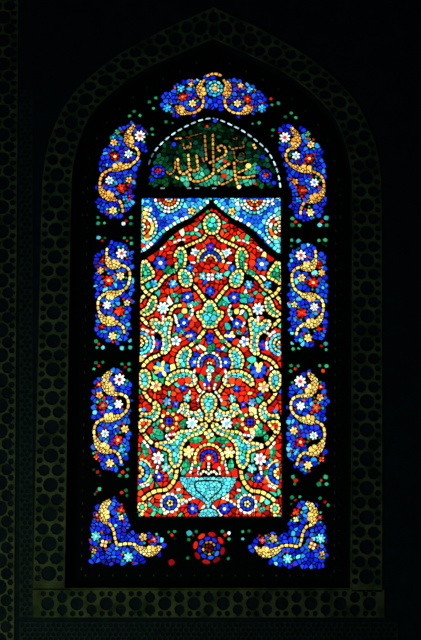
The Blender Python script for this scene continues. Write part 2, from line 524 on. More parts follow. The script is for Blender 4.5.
        p.pod([(167, 385), (168, 378), (174, 373), (183, 370.5), (191, 372.5), (196, 379), (193.5, 385), (187, 384), (181, 378.5), (174, 380)], 2.3, 3.4, ('cyan', .65, 'green', .35))
        p.pod([(144, 370), (149, 374), (149.5, 383), (145, 389), (140.5, 384), (139.5, 375)], 2.3, 3.4, ('cyan', .8, 'teal', .2))
        p.pod([(154, 401.5), (159, 407), (158, 415), (152, 420.5), (143, 420), (141, 414), (149, 414), (154, 409)], 2.2, 3.2, ('cyan', .7, 'teal', .3))
        p.blob((148, 408), 3.4, 'red', p.part('berry'), lead=.7)
        p.blob((144, 409.5), 2.0, 'sky', p.part('berry'), lead=.5)
        p.pod([(140, 421), (150.5, 421.5), (146, 427), (141.5, 432)], 2.1, 3.2, ('red', 1), label='leaf with red filling')
        p.pod([(155, 445), (163, 442.5), (171, 442), (176, 438), (179, 432), (187, 431), (196, 429), (205, 422), (206, 427), (200, 433), (191, 436), (184, 442), (181, 450), (180.5, 461), (175.5, 467), (170.5, 461), (170, 452), (164, 448.5)], 2.3, 3.5, ('cyan', .55, 'green', .3, 'sky', .15))
        p.pod([(181, 407), (184, 403.5), (188, 406), (188, 411), (196, 412.5), (203, 408), (205.5, 413), (204, 419.5), (196, 418.5), (187, 416), (181.5, 412)], 2.1, 3.2, ('cyan', .6, 'cream', .4))
        # ---------- flowers
        p.flower((160.5, 263), 7.2, 'mblue', 'yellow', 6, label='blue flower with yellow centre')
        p.flower((154, 283.5), 4, 'sky', 'green', 5)
        p.flower((163, 308), 6.4, 'white', 'sky', 8, label='white flower with blue centre')
        p.flower((187.5, 297), 6.0, 'mblue', 'yellow', 6)
        p.flower((184, 323), 5.2, 'mblue', 'yellow', 6)
        p.flower((191, 335.5), 5.6, ('blue', .6, 'yellow', .4), 'yellow', 6)
        p.flower((173, 284), 4.6, 'sky', 'white', 6)
        p.flower((196, 252.5), 5.6, 'white', 'cyan', 7)
        p.flower((190, 268), 3.6, 'mblue', 'cyan', 5)
        p.flower((203, 276), 4.2, 'cyan', 'white', 5)
        p.flower((176, 341), 5.4, 'white', 'sky', 5)
        p.flower((157, 344), 5.2, 'blue', 'red', 6)
        p.flower((161.5, 369), 8.6, ('mblue', .6, 'sky', .2, 'yellow', .2), 'yellow', 8, label='large blue flower with yellow centre')
        p.flower((194.5, 362), 5.6, 'mblue', 'white', 6)
        p.flower((183, 388), 3.6, 'blue', 'sky', 4)
        p.flower((156, 386), 6.0, 'yellow', 'pink', 6)
        p.flower((167, 401.5), 4.2, 'sky', 'pink', 5)
        p.flower((187, 398), 4.0, 'cyan', 'yellow', 5)
        p.flower((176, 404), 3.2, 'blue', 'pink', 4)
        f = p.part('rosette', None, 'blue rosette ringed with yellow beads')
        p.petals((169, 421), 7.6, 9, 1.8, 'yellow', f, sq=1.05)
        p.ring((169, 421), 4.8, 8, 1.8, 'red', f)
        p.ring((169, 421), 2.6, 4, 2.6, 'blue', f)
        p.flower((192, 423), 6, 'white', 'cyan', 7, label='white flower')
        p.flower((158, 458), 6.4, 'white', 'pink', 7, label='white flower with pink centre')
        p.flower((189, 452), 6, 'yellow', 'cream', 6, label='pale yellow flower')
        p.flower((166, 467.5), 4.6, 'cyan', 'yellow', 5)
        p.flower((159, 477), 4.6, 'blue', 'yellow', 5)
        p.flower((175, 260), 2.6, 'red', 'orange', 4)
        f = p.part('rosette', None, 'yellow centred rosette with blue ring and cream petals')
        p.petals((170, 503), 8.6, 12, 1.9, ('cream', .8, 'white', .2), f, sq=.85)
        p.ring((170, 503), 5.6, 9, 2.8, 'mblue', f)
        p.ring((170, 503), 2.5, 5, 2.4, 'yellow', f)
        p.flower((192.5, 508.5), 5.4, 'blue', 'yellow', 6)
        f = p.part('half_rosette', None, 'blue half rosette on the lower side edge')
        p.petals((138.5, 472), 12.4, 9, 2.0, ('yellow', .7, 'cream', .3), f, -85, 85, sq=.8)
        p.ring((138.5, 472), 9.2, 7, 4, ('mblue', .6, 'sky', .4), f, -88, 88)
        p.ring((138.5, 472), 4.5, 4, 3.5, 'yellow', f, -90, 90)
        f = p.part('half_rosette', None, 'cyan half rosette on the side edge')
        p.petals((140, 343), 14, 9, 2.2, ('white', .4, 'cream', .3, 'red', .3), f, -88, 80, sq=.6)
        p.petals((140, 343), 10.2, 8, 2.0, ('cyan', .6, 'sky', .4), f, -90, 90, sq=.85)
        p.ring((140, 343), 7, 6, 3, ('cyan', .6, 'yellow', .4), f, -90, 90)
        p.ring((140, 343), 3, 3, 3, ('yellow', .6, 'sky', .4), f, -90, 90)
        # ---------- green leaves and pale stems
        for a in [((196.5, 303.5), 8, 4.4, -40, 'teal'), ((191, 313), 8, 4, 70, 'teal'), ((182, 425), 8, 4.2, 70, 'green'), ((158, 432), 12, 6, 20, 'green'),
                  ((152.5, 436.5), 7, 4, 70, 'green'), ((196, 440), 14, 6.4, 172, 'green'), ((187, 465), 13, 5.6, 90, 'green'), ((145.5, 451), 13, 5.6, 80, 'green'),
                  ((155, 508.5), 8, 4.6, 30, 'teal'), ((179.5, 495.5), 8, 4, 40, 'teal'), ((202, 378), 9, 4.6, 60, 'green'), ((182, 332), 7, 3.8, -30, 'teal'),
                  ((174, 295), 8, 4, -20, 'teal'), ((152, 471), 7, 3.8, 60, 'green'), ((171, 476), 7, 3.6, 100, 'teal'), ((198, 341), 7, 3.6, -20, 'green'),
                  ((186, 257), 0.1, .1, 0, 'teal')]:
            if a[1] > 1: p.leaf(*a, 3)
        for st in [[(190, 304), (192.5, 309), (192, 315), (188, 320)], [(163, 315), (163, 321)], [(195, 369), (193.5, 377), (195, 383)], [(209, 369), (206, 372)],
                   [(204, 383), (206, 390)], [(181, 409), (177, 413)], [(197, 402), (201, 395), (205, 391)], [(199, 350), (196, 346)],
                   [(194, 459), (190, 474)], [(199, 466), (198, 475)], [(158, 465), (156, 474)], [(143, 440), (149, 448)], [(141, 487), (150, 484)],
                   [(176, 490), (181, 489)], [(196, 497), (186, 501), (181, 505)], [(201, 510), (205, 505)], [(173, 443), (166, 436), (176, 434)],
                   [(190, 262), (196, 263)], [(186, 240), (180, 240), (173, 243)], [(160, 250), (166, 246)], [(158, 330), (151, 333)], [(176, 321), (179, 327)]]:
            p.vine(st, 2.2, 4.2, ('white', .6, 'cream', .4), name='stem', edge=.5)
        for rb, c_ in [((195, 318.5), 'red'), ((181, 381.5), 'red'), ((188, 380), 'red'), ((170, 262), 'red'), ((199, 246.5), 'red'), ((191.5, 258), 'red')]:
            p.blob(rb, 3.4, c_, p.part('berry', None, 'red glass berry'), lead=.6)
    p.mir = False
    ax = 210.3
    # apex palmette and central palmette
    p.pod([(212, 214.5), (219, 221), (217.5, 231), (212, 233.5), (206.5, 231), (204.5, 221)], 2.4, 3.2, ('cyan', .3, 'teal', .3, 'green', .4))
    p.pod([(210, 301), (215, 306), (217, 311), (222.5, 312.5), (221, 318), (217, 321), (216, 326), (210, 327), (204, 326), (203, 321), (199, 318), (197.5, 312.5), (203, 311), (205, 306)], 2.3, 3.2, ('teal', .5, 'cyan', .5), label='yellow rimmed palmette at the centre')
    for x in (206.3, 213.7): p.blob((x, 318), 3.0, 'cyan', p.part('berry', None, 'cyan glass drop'), lead=.7)
    p.blob((210, 309), 2.8, 'green', p.part('berry'), lead=.6)
    p.pod([(209, 394), (215.5, 399), (215, 407), (211, 413), (212, 418), (209, 421), (206, 418), (207, 413), (203, 407), (202.5, 399)], 2.3, 3.2, ('cyan', .7, 'teal', .3))
    # fan flowers on the axis
    def fan(c, r, cols, a0=-200, a1=20, label=None):
        f = p.part('fan_flower', None, label)
        for k, (rr, n, w, cn) in enumerate(cols): p.ring(c, rr, n, w, cn, f, a0, a1, ph=0)
    fan((210.5, 261), 14, [(13, 11, 3, 'yellow'), (9.4, 8, 2.8, 'mblue'), (6, 6, 2.6, 'yellow'), (2.8, 3, 2.6, 'red')], -190, 10, 'yellow and blue fan flower near the top')
    p.flower((210.3, 247), 4.2, 'blue', 'red', 5)
    p.flower((210.4, 277), 4.6, 'white', 'pink', 4)
    p.flower((210.2, 291), 4.8, 'blue', 'sky', 6)
    fan((209.6, 364), 12, [(11.5, 11, 2.8, 'cream'), (8.2, 8, 3.2, 'mblue'), (4.8, 5, 2.8, 'red'), (2, 2, 2, 'yellow')], -200, 20, 'blue and red fan flower in the medallion')
    p.flower((209.9, 337), 4.4, 'blue', 'dblue', 5)
    p.leaf((209.8, 349), 9, 5, 90, 'green', 3)
    p.leaf((209.3, 377), 10, 4, 90, 'cream', 3)
    p.flower((209.2, 388), 3.4, 'red', 'cream', 4)
    fan((208.8, 458.5), 14, [(14, 13, 3.2, 'yellow'), (10.4, 11, 2.6, 'red'), (7.2, 9, 3.4, 'blue'), (3.6, 5, 3, 'red')], -205, 25, 'large yellow, red and blue fan flower above the vase')
    p.blob((208.8, 458), 1.8, 'yellow', p.part('flower_center'))
    p.flower((208.8, 434), 5, 'yellow', 'cyan', 4)
    p.vine([(208.7, 462), (208.6, 475)], 2.6, 3.2, 'cream', name='stem')
    p.vine([(200, 475), (204, 471), (208.7, 474), (213, 471), (217.5, 475)], 2.2, 3, 'cream', name='stem')
    # vase
    bowl = [p.P(q) for q in [(179.5, 477.2), (236.8, 477.2), (235, 483), (230.5, 490), (224, 495.5), (216, 499.3), (211.6, 502.8), (209.8, 506.2), (206.8, 506.2), (205, 502.8), (200.5, 499.3), (192.5, 495.5), (186, 490), (181.5, 483)]]
    foot = [p.P(q) for q in [(197.6, 517.5), (198.6, 513), (201.5, 510), (205, 508.6), (208.2, 508.2), (211.6, 508.6), (215.2, 510), (218, 513), (219, 517.5)]]
    p.lead(grow(bowl, 1.0)); p.lead(grow(foot, 1.0))
    mb = p.raw(bowl, None, None); mf = p.raw(foot, None, None)
    bw = p.part('bowl', bgc); ft = p.part('foot', bgc, 'vase foot')
    # the vase root mesh is its waist knot
    p.cells(3.9, bw, lambda q: col('vase'), bound=bowl, clip=mb, avoid=False, gap=.27)
    p.cells(3.6, ft, lambda q: col('vase'), bound=foot, clip=mf, avoid=False, gap=.27)
    hl = [p.P(q) for q in [(208.2, 501.5), (203, 496), (197.5, 491), (194.5, 486), (196.5, 481.8), (203, 480.6), (208.2, 480.4), (213.5, 480.6), (220, 481.8), (222, 486), (219, 491), (213.5, 496)]]
    p.lead(ribbon(smooth(hl + [hl[0]], 2), 1.5))
    p.lead(ribbon(smooth(foot + [foot[0]], 2), 1.0)); p.raw(circle(p.P((208.3, 507.0)), 1.1, 8), bgc, col('vase'))
    p.lead(ribbon([p.P((253.2, 470)), p.P((253.4, 516))], .8))
    # grounds
    moved = p.faces; p.faces = moved[:bg_slot]; rest = moved[bg_slot:]
    apex = [(212, 200.5), (208.8, 206.5), (204.5, 212), (198, 217), (190, 220.8), (182, 225), (174, 230.5), (166, 237.5), (159, 245), (151, 251.5), (142, 257), (132, 261)]
    def above(q):
        x, y = Dinv(-abs(q[0]), q[1])
        for a, b in zip(apex, apex[1:]):
            if b[0] <= x <= a[0]: return y < a[1] + (b[1] - a[1]) * (a[0] - x) / (a[0] - b[0])
        return y < 203
    def c_sp(q):
        if not above(q): return None
        x, y = Dinv(-abs(q[0]), q[1])
        if x < 147 and y > 205: return col(mix('yellow', .3, 'cyan', .4, 'red', .15, 'teal', .15))
        if x > 184 or x < 152: return col(mix('sky', .5, 'cyan', .25, 'white', .1, 'mblue', .15))
        return col(mix('mblue', .75, 'sky', .25))
    def c_rd(q):
        if above(q): return None
        return col(mix('red', .70, 'dred', .04, 'teal', .07, 'green', .07, 'cream', .04, 'mblue', .03, 'yellow', .03))
    pre = len(p.faces)
    p.cells(4.2, bgb[0], lambda q: c_sp(q) if q[0] < 0 else None, bound=p.inner, gap=.3)
    p.cells(4.2, bgb[1], lambda q: c_sp(q) if q[0] >= 0 else None, bound=p.inner, gap=.3)
    p.cells(4.9, bgr, c_rd, bound=p.inner)
    add = len(p.faces) - pre
    # clip indices of the motifs shift with the inserted ground pieces
    p.faces += [(f[0], f[1], f[2], None if f[3] is None else f[3] + add) for f in rest]
    p.build(root)

# ================================================================== calligraphy lunette
def lunette():
    edge_l = [(143, 190.5), (143, 176), (146, 163), (153, 149), (162, 139.5), (173, 130.5), (188, 122), (202, 116.5), (211, 114.5)]
    edge_r = [(220, 116.5), (234, 122), (250, 130.5), (263, 139.5), (273, 150), (280, 164), (283.5, 178), (283.5, 190.5)]
    p = Panel(edge_l + edge_r); WINDOW_HOLES.append(p.outer)
    root = thing('calligraphy_panel', 'arched green stained glass panel with golden Arabic calligraphy and dashed white rim', 'stained glass', at(212, 190))
    bg = p.part('green_ground', None, 'dark green glass ground')
    slot = len(p.faces)
    rim = p.part('dashed_rim', None, 'pale blue dashed rim')
    arc = [(148.5, 166), (151.5, 157), (157.5, 148), (166, 139.5), (174.5, 133.2), (185, 127), (196, 122), (205, 119.3), (213, 118.6), (222, 121), (233, 126), (243.5, 131.5), (254, 139), (263, 146.5), (270, 155), (275.5, 166), (279, 178), (280.6, 189)]
    sm = smooth([p.P(q) for q in arc], 1); L = plen(sm); n = 25; rs = resample(sm, n * 6)
    for i in range(n):
        sub = resample(rs[i * 6 + 1:i * 6 + 6], 4)
        p.raw(ribbon(sub, [1.1, 1.6, 1.7, 1.6, 1.1]), rim, lin(var((170, 214, 226) if i > 1 else (60, 84, 100), .2)))
    for x in (162.5, 189, 197, 214): p.raw(ribbon([p.P((x - 2, 188.3)), p.P((x + 2.2, 188.3))], 1.3), rim, lin((120, 150, 150)))
    W = 'gold'
    ST = [
        ([(174.5, 139), (182, 138.2)], 1.9, 1.0), ([(185, 137.6), (197, 134.6), (203, 133)], 1.1, .45),
        ([(183.3, 142.8), (183.8, 147.8), (186.3, 149), (187.6, 145), (189, 148.8), (191, 146), (190, 142)], 1.5, .7),
        ([(188, 153.5), (188.8, 161), (189.2, 170)], 2.3, 1.0), ([(196.3, 154.4), (197.2, 161), (198.2, 168.6)], 2.3, 1.0),
        ([(177.8, 158), (178, 166), (180.3, 172.6), (185, 174), (189, 169.8), (193, 170.4), (196, 171), (199, 167.6)], 2.6, 1.15),
        ([(166.4, 170.5), (168.6, 174.2), (172.3, 173), (175, 168), (175.3, 161)], 1.7, .8),
        ([(175, 176.4), (179.3, 179.6)], 2.2, 1.15),
        ([(189.3, 173), (190.6, 179.6), (196.6, 181.5), (203.3, 180), (209.5, 176.6), (214.4, 172.2)], 2.4, 1.1),
        ([(217, 171.8), (223, 167.6), (230, 163.2)], 2.6, 1.2), ([(208.5, 163.4), (216, 160), (225, 155.2), (226, 150.5), (223.5, 146.5), (219, 146), (217.6, 149.5), (221, 151.5)], 2.2, .95),
        ([(204.8, 134.5), (205.4, 147), (206.6, 161)], 2.0, .85), ([(212.8, 133.5), (213, 147), (213.4, 162), (213.8, 172)], 2.0, .85),
        ([(202, 157), (204.3, 162.7)], 1.7, .7), ([(234, 161.5), (234.6, 168), (235.4, 177), (237.8, 185)], 2.4, 1.15),
        ([(218, 181), (220.6, 184.6), (227, 182.6), (233, 178.6)], 1.9, .95),
        ([(236.6, 177), (245, 177.6), (255.5, 175.6)], 2.2, 1.1), ([(237.4, 173), (243, 170.6), (248, 168.6)], 1.8, 1.0),
        ([(234, 151), (235, 158.6), (240.5, 162), (247.4, 160.2)], 1.6, .6), ([(228.6, 145.5), (232, 149.4), (237, 148), (243.6, 147.2), (242.6, 141)], 1.6, .65),
        ([(253, 143.6), (255.8, 149.4)], 2.6, 1.05), ([(242, 155.6), (244.4, 157), (243, 153), (240, 153.6), (240, 157)], 1.1, .45), ([(232.5, 138), (236, 140), (237, 136.6)], 1.1, .4),
    ]
    for pts, w, br in ST:
        pt = p.part('calligraphy_stroke')
        k = len(p.faces); p.vine(pts, w, 4.4, W, part=pt, edge=1.0)
        for i in range(k, len(p.faces)):
            f = p.faces[i]
            if f[1] == pt: p.faces[i] = (f[0], f[1], tuple(min(1, x * (.75 * br * br if br < 1 else .9)) for x in f[2]), f[3])
    pt = p.part('calligraphy_dot', None, 'golden glass dot')
    for q, r in (((239, 187), 2.2), ((248.4, 166), 2.9)): p.blob(q, r, 'yellow', pt, lead=.6)
    rd = p.part('red_accent', None, 'small red glass pieces')
    for q, r in (((224, 176), 2.7), ((225, 161.3), 1.8), ((189, 137.8), 1.0), ((255.5, 184), 1.2), ((207, 126.5), 1.4)): p.blob(q, r, 'red', rd, lead=.6)
    for q, lab in (((158, 171.5), 'blue medallion at the left end'), ((265.5, 176), 'blue medallion at the right end')):
        f = p.part('medallion', None, lab)
        p.ring(q, 5.7, 8, 3.0, ('blue', 1), f); p.ring(q, 2.9, 5, 2.0, ('dred', .6, 'mblue', .4), f); p.blob(q, 1.3, 'red', f)
    bl = p.part('blue_accent', None, 'small blue glass pieces')
    for q in ((174, 144.5), (152, 180), (262.5, 157), (215, 120.8), (258, 168), (274, 183)): p.blob(q, 2.2, 'blue', bl, lead=.5)
    rest = p.faces[slot:]; p.faces = p.faces[:slot]
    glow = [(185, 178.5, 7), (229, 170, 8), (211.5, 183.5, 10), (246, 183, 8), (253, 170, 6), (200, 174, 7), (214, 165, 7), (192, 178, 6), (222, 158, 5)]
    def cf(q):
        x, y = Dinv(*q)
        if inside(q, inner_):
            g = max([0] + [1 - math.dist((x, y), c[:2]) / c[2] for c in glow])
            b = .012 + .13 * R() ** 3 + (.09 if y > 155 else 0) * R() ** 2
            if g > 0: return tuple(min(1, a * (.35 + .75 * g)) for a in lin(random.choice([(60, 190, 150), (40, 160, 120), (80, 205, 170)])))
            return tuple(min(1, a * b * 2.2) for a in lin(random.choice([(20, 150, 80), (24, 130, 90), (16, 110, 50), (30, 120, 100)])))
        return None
    ins = arc[:]
    ins = [(x + (3.2 if x < 212 else -3.2) * min(1, abs(x - 212) / 30), y + 3.6 * (1 - min(1, abs(x - 212) / 80))) for x, y in ins]
    inner_ = [D(*q) for q in [(148.5, 186)] + ins[:-1] + [(277, 186)]]
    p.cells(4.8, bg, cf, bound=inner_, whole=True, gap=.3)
    p.faces += rest
    p.build(root)

# ================================================================== cartouches
GR = 'blue cartouches around the central panel'
def cartouche(outline, vines, flowers, label, mir, loc, extra=None, sp=4.5, group=GR, gold='gold', bright=0.0, name='cartouche_panel'):
    hole = grow([(D(*q)) for q in outline], 3.2)
    p = Panel(outline); p.outer = p.inner = [(-u, v) for u, v in hole] if mir else hole
    WINDOW_HOLES.append(p.outer); p.mir = mir
    x, y_, z = at(*loc)
    root = thing(name, label, 'stained glass', (-x if mir else x, 0, z), group)
    bg = p.part('blue_ground', None, 'blue glass ground'); slot = len(p.faces)
    for v in vines:
        if v[0] == 'v':
            p.vine(v[1], 2.5, 4.8, gold, edge=1.25)
        elif v[0] == 'l':           # swelling leaf along the vine made of many gold pieces
            sm = smooth([p.P(q) for q in v[1]], 1.2); n = 14; rs = resample(sm, n); w = v[2]
            prof = [max(.9, w * math.sin(math.pi * min(1, (i / n) * .8 + .12)) ** .8) for i in range(n + 1)]
            pt = p.part('arabesque_leaf')
            out = ribbon(rs, prof); p.lead(ribbon(rs, [k + 2.4 for k in prof]))
            # lobed heel of the leaf
            big = max(range(4, n - 1), key=lambda i: prof[i]) + 3; big = min(big, n - 1); nn = normals(rs)
            cu, cv = sum(a[0] for a in rs) / len(rs), sum(a[1] for a in rs) / len(rs)
            ch = ((rs[0][0] + rs[-1][0]) / 2, (rs[0][1] + rs[-1][1]) / 2)
            sg = 1 if (ch[0] - cu) * nn[n // 2][0] + (ch[1] - cv) * nn[n // 2][1] > 0 else -1
            for off, k in ((big, 2.5), (big - 3, 2.1)):
                q = (rs[off][0] + sg * nn[off][0] * (prof[off] * .5 + .9), rs[off][1] + sg * nn[off][1] * (prof[off] * .5 + .9))
                p.blob(q, k, gold, pt, uv=True, lead=.6)
            mk = p.raw(out, None, None)
            p.cells(3.1, pt, lambda q: col(gold), bound=out, clip=mk, avoid=False, gap=.34)
    for f in flowers:
        p.flower(f[0], f[1], f[2], f[3], f[4] if len(f) > 4 else 6, edge=.5)
    if extra: extra(p)
    ac = p.part('red_accent', None, 'small dark red glass pieces'); gc = p.part('green_accent', None, 'small green glass pieces')
    for f in flowers:
        c0 = p.P(f[0])
        for k in range(4):
            t = R() * 6.3; d = f[1] + 1.9; q = (c0[0] + d * math.cos(t), c0[1] + d * math.sin(t))
            if p.covered(q) or not inside(q, [p.P(o) for o in outline]): continue
            p.blob(q, .9 + .5 * R(), random.choice(['dred', 'red', 'dred']) if k % 2 else 'green', ac if k % 2 else gc, uv=True, lead=.5, n=6)
    rest = p.faces[slot:]; p.faces = p.faces[:slot]
    bound = [p.P(q) for q in outline]
    cb = (sum(b[0] for b in bound) / len(bound), sum(b[1] for b in bound) / len(bound))
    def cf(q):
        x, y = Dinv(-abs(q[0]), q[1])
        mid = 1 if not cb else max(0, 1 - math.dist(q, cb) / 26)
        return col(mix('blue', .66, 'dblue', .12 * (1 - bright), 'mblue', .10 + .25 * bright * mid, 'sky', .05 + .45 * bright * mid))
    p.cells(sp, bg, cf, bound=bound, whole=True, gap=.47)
    add = len(p.faces) - slot
    p.faces += [(f[0], f[1], f[2], None if f[3] is None else f[3] + add) for f in rest]
    p.build(root)

def borders():
    o1 = [(121, 126), (128, 124), (135, 122.5), (144, 124), (147.5, 132), (147.5, 141), (146, 150), (141, 157), (139, 166), (136, 178), (134, 192), (132.5, 206), (127, 214), (119, 220), (109, 216), (99, 211), (97, 198), (97, 180), (99, 163), (104, 147), (110, 136), (116, 130)]
    v1 = [('l', [(134, 125), (129.5, 132), (127, 139), (130, 145), (135.5, 148)], 7), ('v', [(135, 147), (138.5, 152), (137.5, 159), (132, 164)]),
          ('l', [(133, 164), (124, 167), (116, 169), (109, 171)], 6.5), ('v', [(112, 169), (103, 174), (100, 182), (100.5, 190)]),
          ('l', [(100, 186), (103, 193), (109, 198), (117, 200)], 7), ('v', [(119, 200), (122, 206), (123, 213)])]
    f1 = [((140, 136), 5.8, 'white', 'red', 8), ((114, 142.5), 3.8, 'yellow', 'red'), ((117.5, 132), 3, 'green', 'red', 5), ((115, 156.5), 5, 'dred', 'yellow', 6), ((128.5, 154), 4.4, 'white', 'cyan', 6),
          ((109.5, 180.5), 4.5, 'white', 'sky', 7), ((121.5, 188.5), 5.2, 'dred', 'orange', 6), ((129, 180), 3.4, 'gold', 'red', 5), ((125, 198), 3, 'sky', 'mblue', 4), ((113, 210.5), 4.2, 'yellow', 'gold', 6)]
    cartouche(o1, v1, f1, 'upper left blue cartouche, beside the calligraphy panel, white flower at top', False, (116, 220))
    cartouche(o1, v1, f1, 'upper right blue cartouche, beside the calligraphy panel, white flower at top', True, (116, 220))
    o2 = [(106, 245), (112, 241.5), (119, 241), (125, 245), (132.5, 252), (133.3, 264), (133.3, 285), (133, 305), (132.5, 325), (128, 337), (119, 344), (111, 344), (103, 339), (95, 331), (94.3, 315), (94.5, 295), (94.5, 275), (95, 256), (100, 250)]
    v2 = [('v', [(107.5, 247.5), (106.5, 254), (108, 260)]), ('l', [(107, 257), (110, 264), (116, 266), (123, 264)], 7.5), ('v', [(122, 265), (128.5, 269), (130, 277), (127, 287), (120, 292)]),
          ('l', [(122, 291.5), (115, 294), (108, 293.5), (103, 296)], 6.5), ('v', [(105, 293.5), (99, 299), (98, 307), (100, 315)]), ('l', [(99, 313), (104, 320), (111, 323), (119, 322)], 7), ('v', [(118, 323), (123, 327), (124.5, 334)])]
    f2 = [((121.5, 253.5), 5.6, 'white', 'red', 7), ((100.5, 270.5), 3.6, 'gold', 'yellow'), ((108.5, 280.5), 5.2, 'red', 'yellow', 6), ((120.5, 276), 4.2, 'yellow', 'pink', 6), ((102.5, 261), 2.6, 'red', 'dred', 4),
          ((107, 305), 4.4, 'white', 'cream', 7), ((127, 303), 3.2, 'yellow', 'green', 5), ((119.5, 311), 5.2, 'red', 'orange', 6), ((102, 327), 2.8, 'dred', 'red', 4), ((112.5, 336), 4.2, 'yellow', 'gold', 6)]
    cartouche(o2, v2, f2, 'middle left blue cartouche with winding golden vine, level with the red panel top', False, (114, 345), gold='sand', bright=.95)
    cartouche(o2, v2, f2, 'middle right blue cartouche with winding golden vine, level with the red panel top', True, (114, 345), gold='sand', bright=.95)
    o3 = [(105, 371), (111, 367), (119, 368), (126, 376), (131, 386), (131.5, 398), (131, 420), (130.5, 440), (129, 456), (123, 466), (115, 472), (107, 471), (99, 464), (92.5, 455), (92, 440), (91.5, 415), (92.5, 395), (95, 382)]
    v3 = [('l', [(112, 371), (105.5, 378), (106, 387), (112, 393), (119, 394)], 7.5), ('v', [(119, 393.5), (126.5, 397), (128.5, 405), (125.5, 412), (120, 416)]),
          ('l', [(122, 415.5), (114, 418), (107, 419.5), (101, 420)], 6.5), ('v', [(104, 418.5), (96.5, 423), (94, 431), (95, 440)]), ('l', [(95, 437), (99, 446), (106, 451), (113, 451)], 7.5), ('v', [(113, 450), (119, 455), (121.5, 464)])]
    f3 = [((119.5, 379.5), 6, 'white', 'red', 8), ((99.5, 395), 3.6, 'gold', 'red', 5), ((99, 384.5), 2.8, 'red', 'yellow', 4), ((118.5, 404), 4.5, 'white', 'cream', 6), ((103, 405.5), 4.6, 'red', 'green', 5),
          ((105, 433.5), 4.2, 'white', 'cyan', 7), ((125, 429), 4, 'yellow', 'gold', 6), ((118, 440), 4.8, 'red', 'yellow', 5), ((122, 450), 3.6, 'sky', 'cyan', 4), ((96.5, 457), 2.8, 'orange', 'red', 4), ((110, 463), 4.2, 'yellow', 'gold', 6)]
    cartouche(o3, v3, f3, 'lower left blue cartouche, between the middle one and the corner piece', False, (110, 473), gold='sand', bright=.95)
    cartouche(o3, v3, f3, 'lower right blue cartouche, between the middle one and the corner piece', True, (110, 473), gold='sand', bright=.95)
    o4 = [(98, 503), (106, 499), (114, 497.5), (121, 502), (127, 511), (128, 521), (128.5, 531.5), (136, 533.5), (146, 531.5), (157, 533), (164, 538), (168, 545), (165, 553), (158, 556.5), (149, 559), (144, 564), (120, 564.5), (90, 564.5), (89.5, 550), (90, 532), (92.5, 515)]
    v4 = [('l', [(111, 500.5), (105, 505), (102.5, 513), (104, 520), (108, 524)], 7.5), ('v', [(109, 523), (113.5, 530), (115, 538), (117, 545)]), ('v', [(118, 545), (128, 543.5), (137, 545)]),
          ('l', [(135, 546), (144, 551), (152, 552.5), (161, 546)], 7.5)]
    f4 = [((96, 536), 4.8, 'cyan', 'white', 7), ((128.5, 557), 4.8, 'cyan', 'cream', 7), ((121, 510), 3.6, 'red', 'orange', 4), ((121, 517.5), 2.8, 'yellow', 'teal', 4), ((104, 543.5), 4, 'yellow', 'red', 4),
          ((143, 537), 4, 'gold', 'green', 5), ((154, 539), 3.4, 'red', 'sky', 4), ((94, 551), 2.6, 'gold', 'green', 4), ((97, 515), 2.8, 'dred', 'sky', 4)]
    cartouche(o4, v4, f4, 'bottom left L-shaped blue corner piece with bent golden vine', False, (126, 564), gold='sand', bright=.2, group=None, name='corner_panel')
    cartouche(o4, v4, f4, 'bottom right L-shaped blue corner piece with bent golden vine', True, (126, 564), gold='sand', bright=.2, group=None, name='corner_panel')
    # top
    o5 = [(164, 95), (172, 86), (184, 81.5), (198, 79), (206, 75), (214, 73.2), (222, 75), (230, 79), (243, 82), (256, 87), (263, 95), (268, 104), (266, 110), (257, 114), (248, 117.5), (236, 117), (226, 112), (214, 107.5), (203, 112), (191, 117), (178, 118), (170, 113), (161.5, 109), (160.5, 102)]
    v5 = [('v', [(222, 76), (214, 73.8), (206, 76.5)]), ('v', [(204.5, 79), (202.5, 85)]), ('l', [(202, 81), (199.5, 88), (201, 95), (203, 99)], 7), ('v', [(203.5, 99), (202, 107), (195, 112.5), (187, 113.5)]), ('l', [(188, 113), (181, 112), (175.5, 106)], 6),
          ('v', [(223.5, 79), (225.5, 85)]), ('l', [(226, 81), (228.5, 88), (227, 95), (225, 99)], 7), ('v', [(224.5, 99), (226, 107), (233, 112.5), (241, 113.5)]), ('l', [(240, 113), (247, 112), (252.5, 106)], 6)]
    f5 = [((167, 108), 4.6, 'sky', 'cyan', 6), ((262, 108.5), 4.4, 'sky', 'cyan', 6), ((181, 88.5), 4.2, 'sky', 'cyan', 6), ((249.5, 90), 3.6, 'sky', 'cyan', 5), ((182.5, 97), 4.8, 'dred', 'orange', 6), ((247.5, 99), 4.8, 'dred', 'orange', 6),
          ((192.5, 103.5), 4, 'yellow', 'gold', 6), ((237.5, 103.5), 4, 'yellow', 'gold', 6), ((191, 84.5), 2.8, 'gold', 'yellow', 4), ((240.5, 85.5), 3, 'gold', 'yellow', 5)]
    def ex(p):
        f = p.part('rosette', None, 'cyan rosette at the middle')
        p.ring((214.5, 88.5), 7.6, 10, 3.2, ('sky', .5, 'cyan', .5), f); p.ring((214.5, 88.5), 4.4, 7, 2.6, ('cyan', .5, 'yellow', .5), f); p.blob((214.5, 88.5), 2.4, 'gold', f)
    cartouche(o5, v5, f5, 'topmost blue cartouche, crescent shaped, with cyan rosette under golden arch', False, (214, 110), ex, group=None, name='crescent_panel')

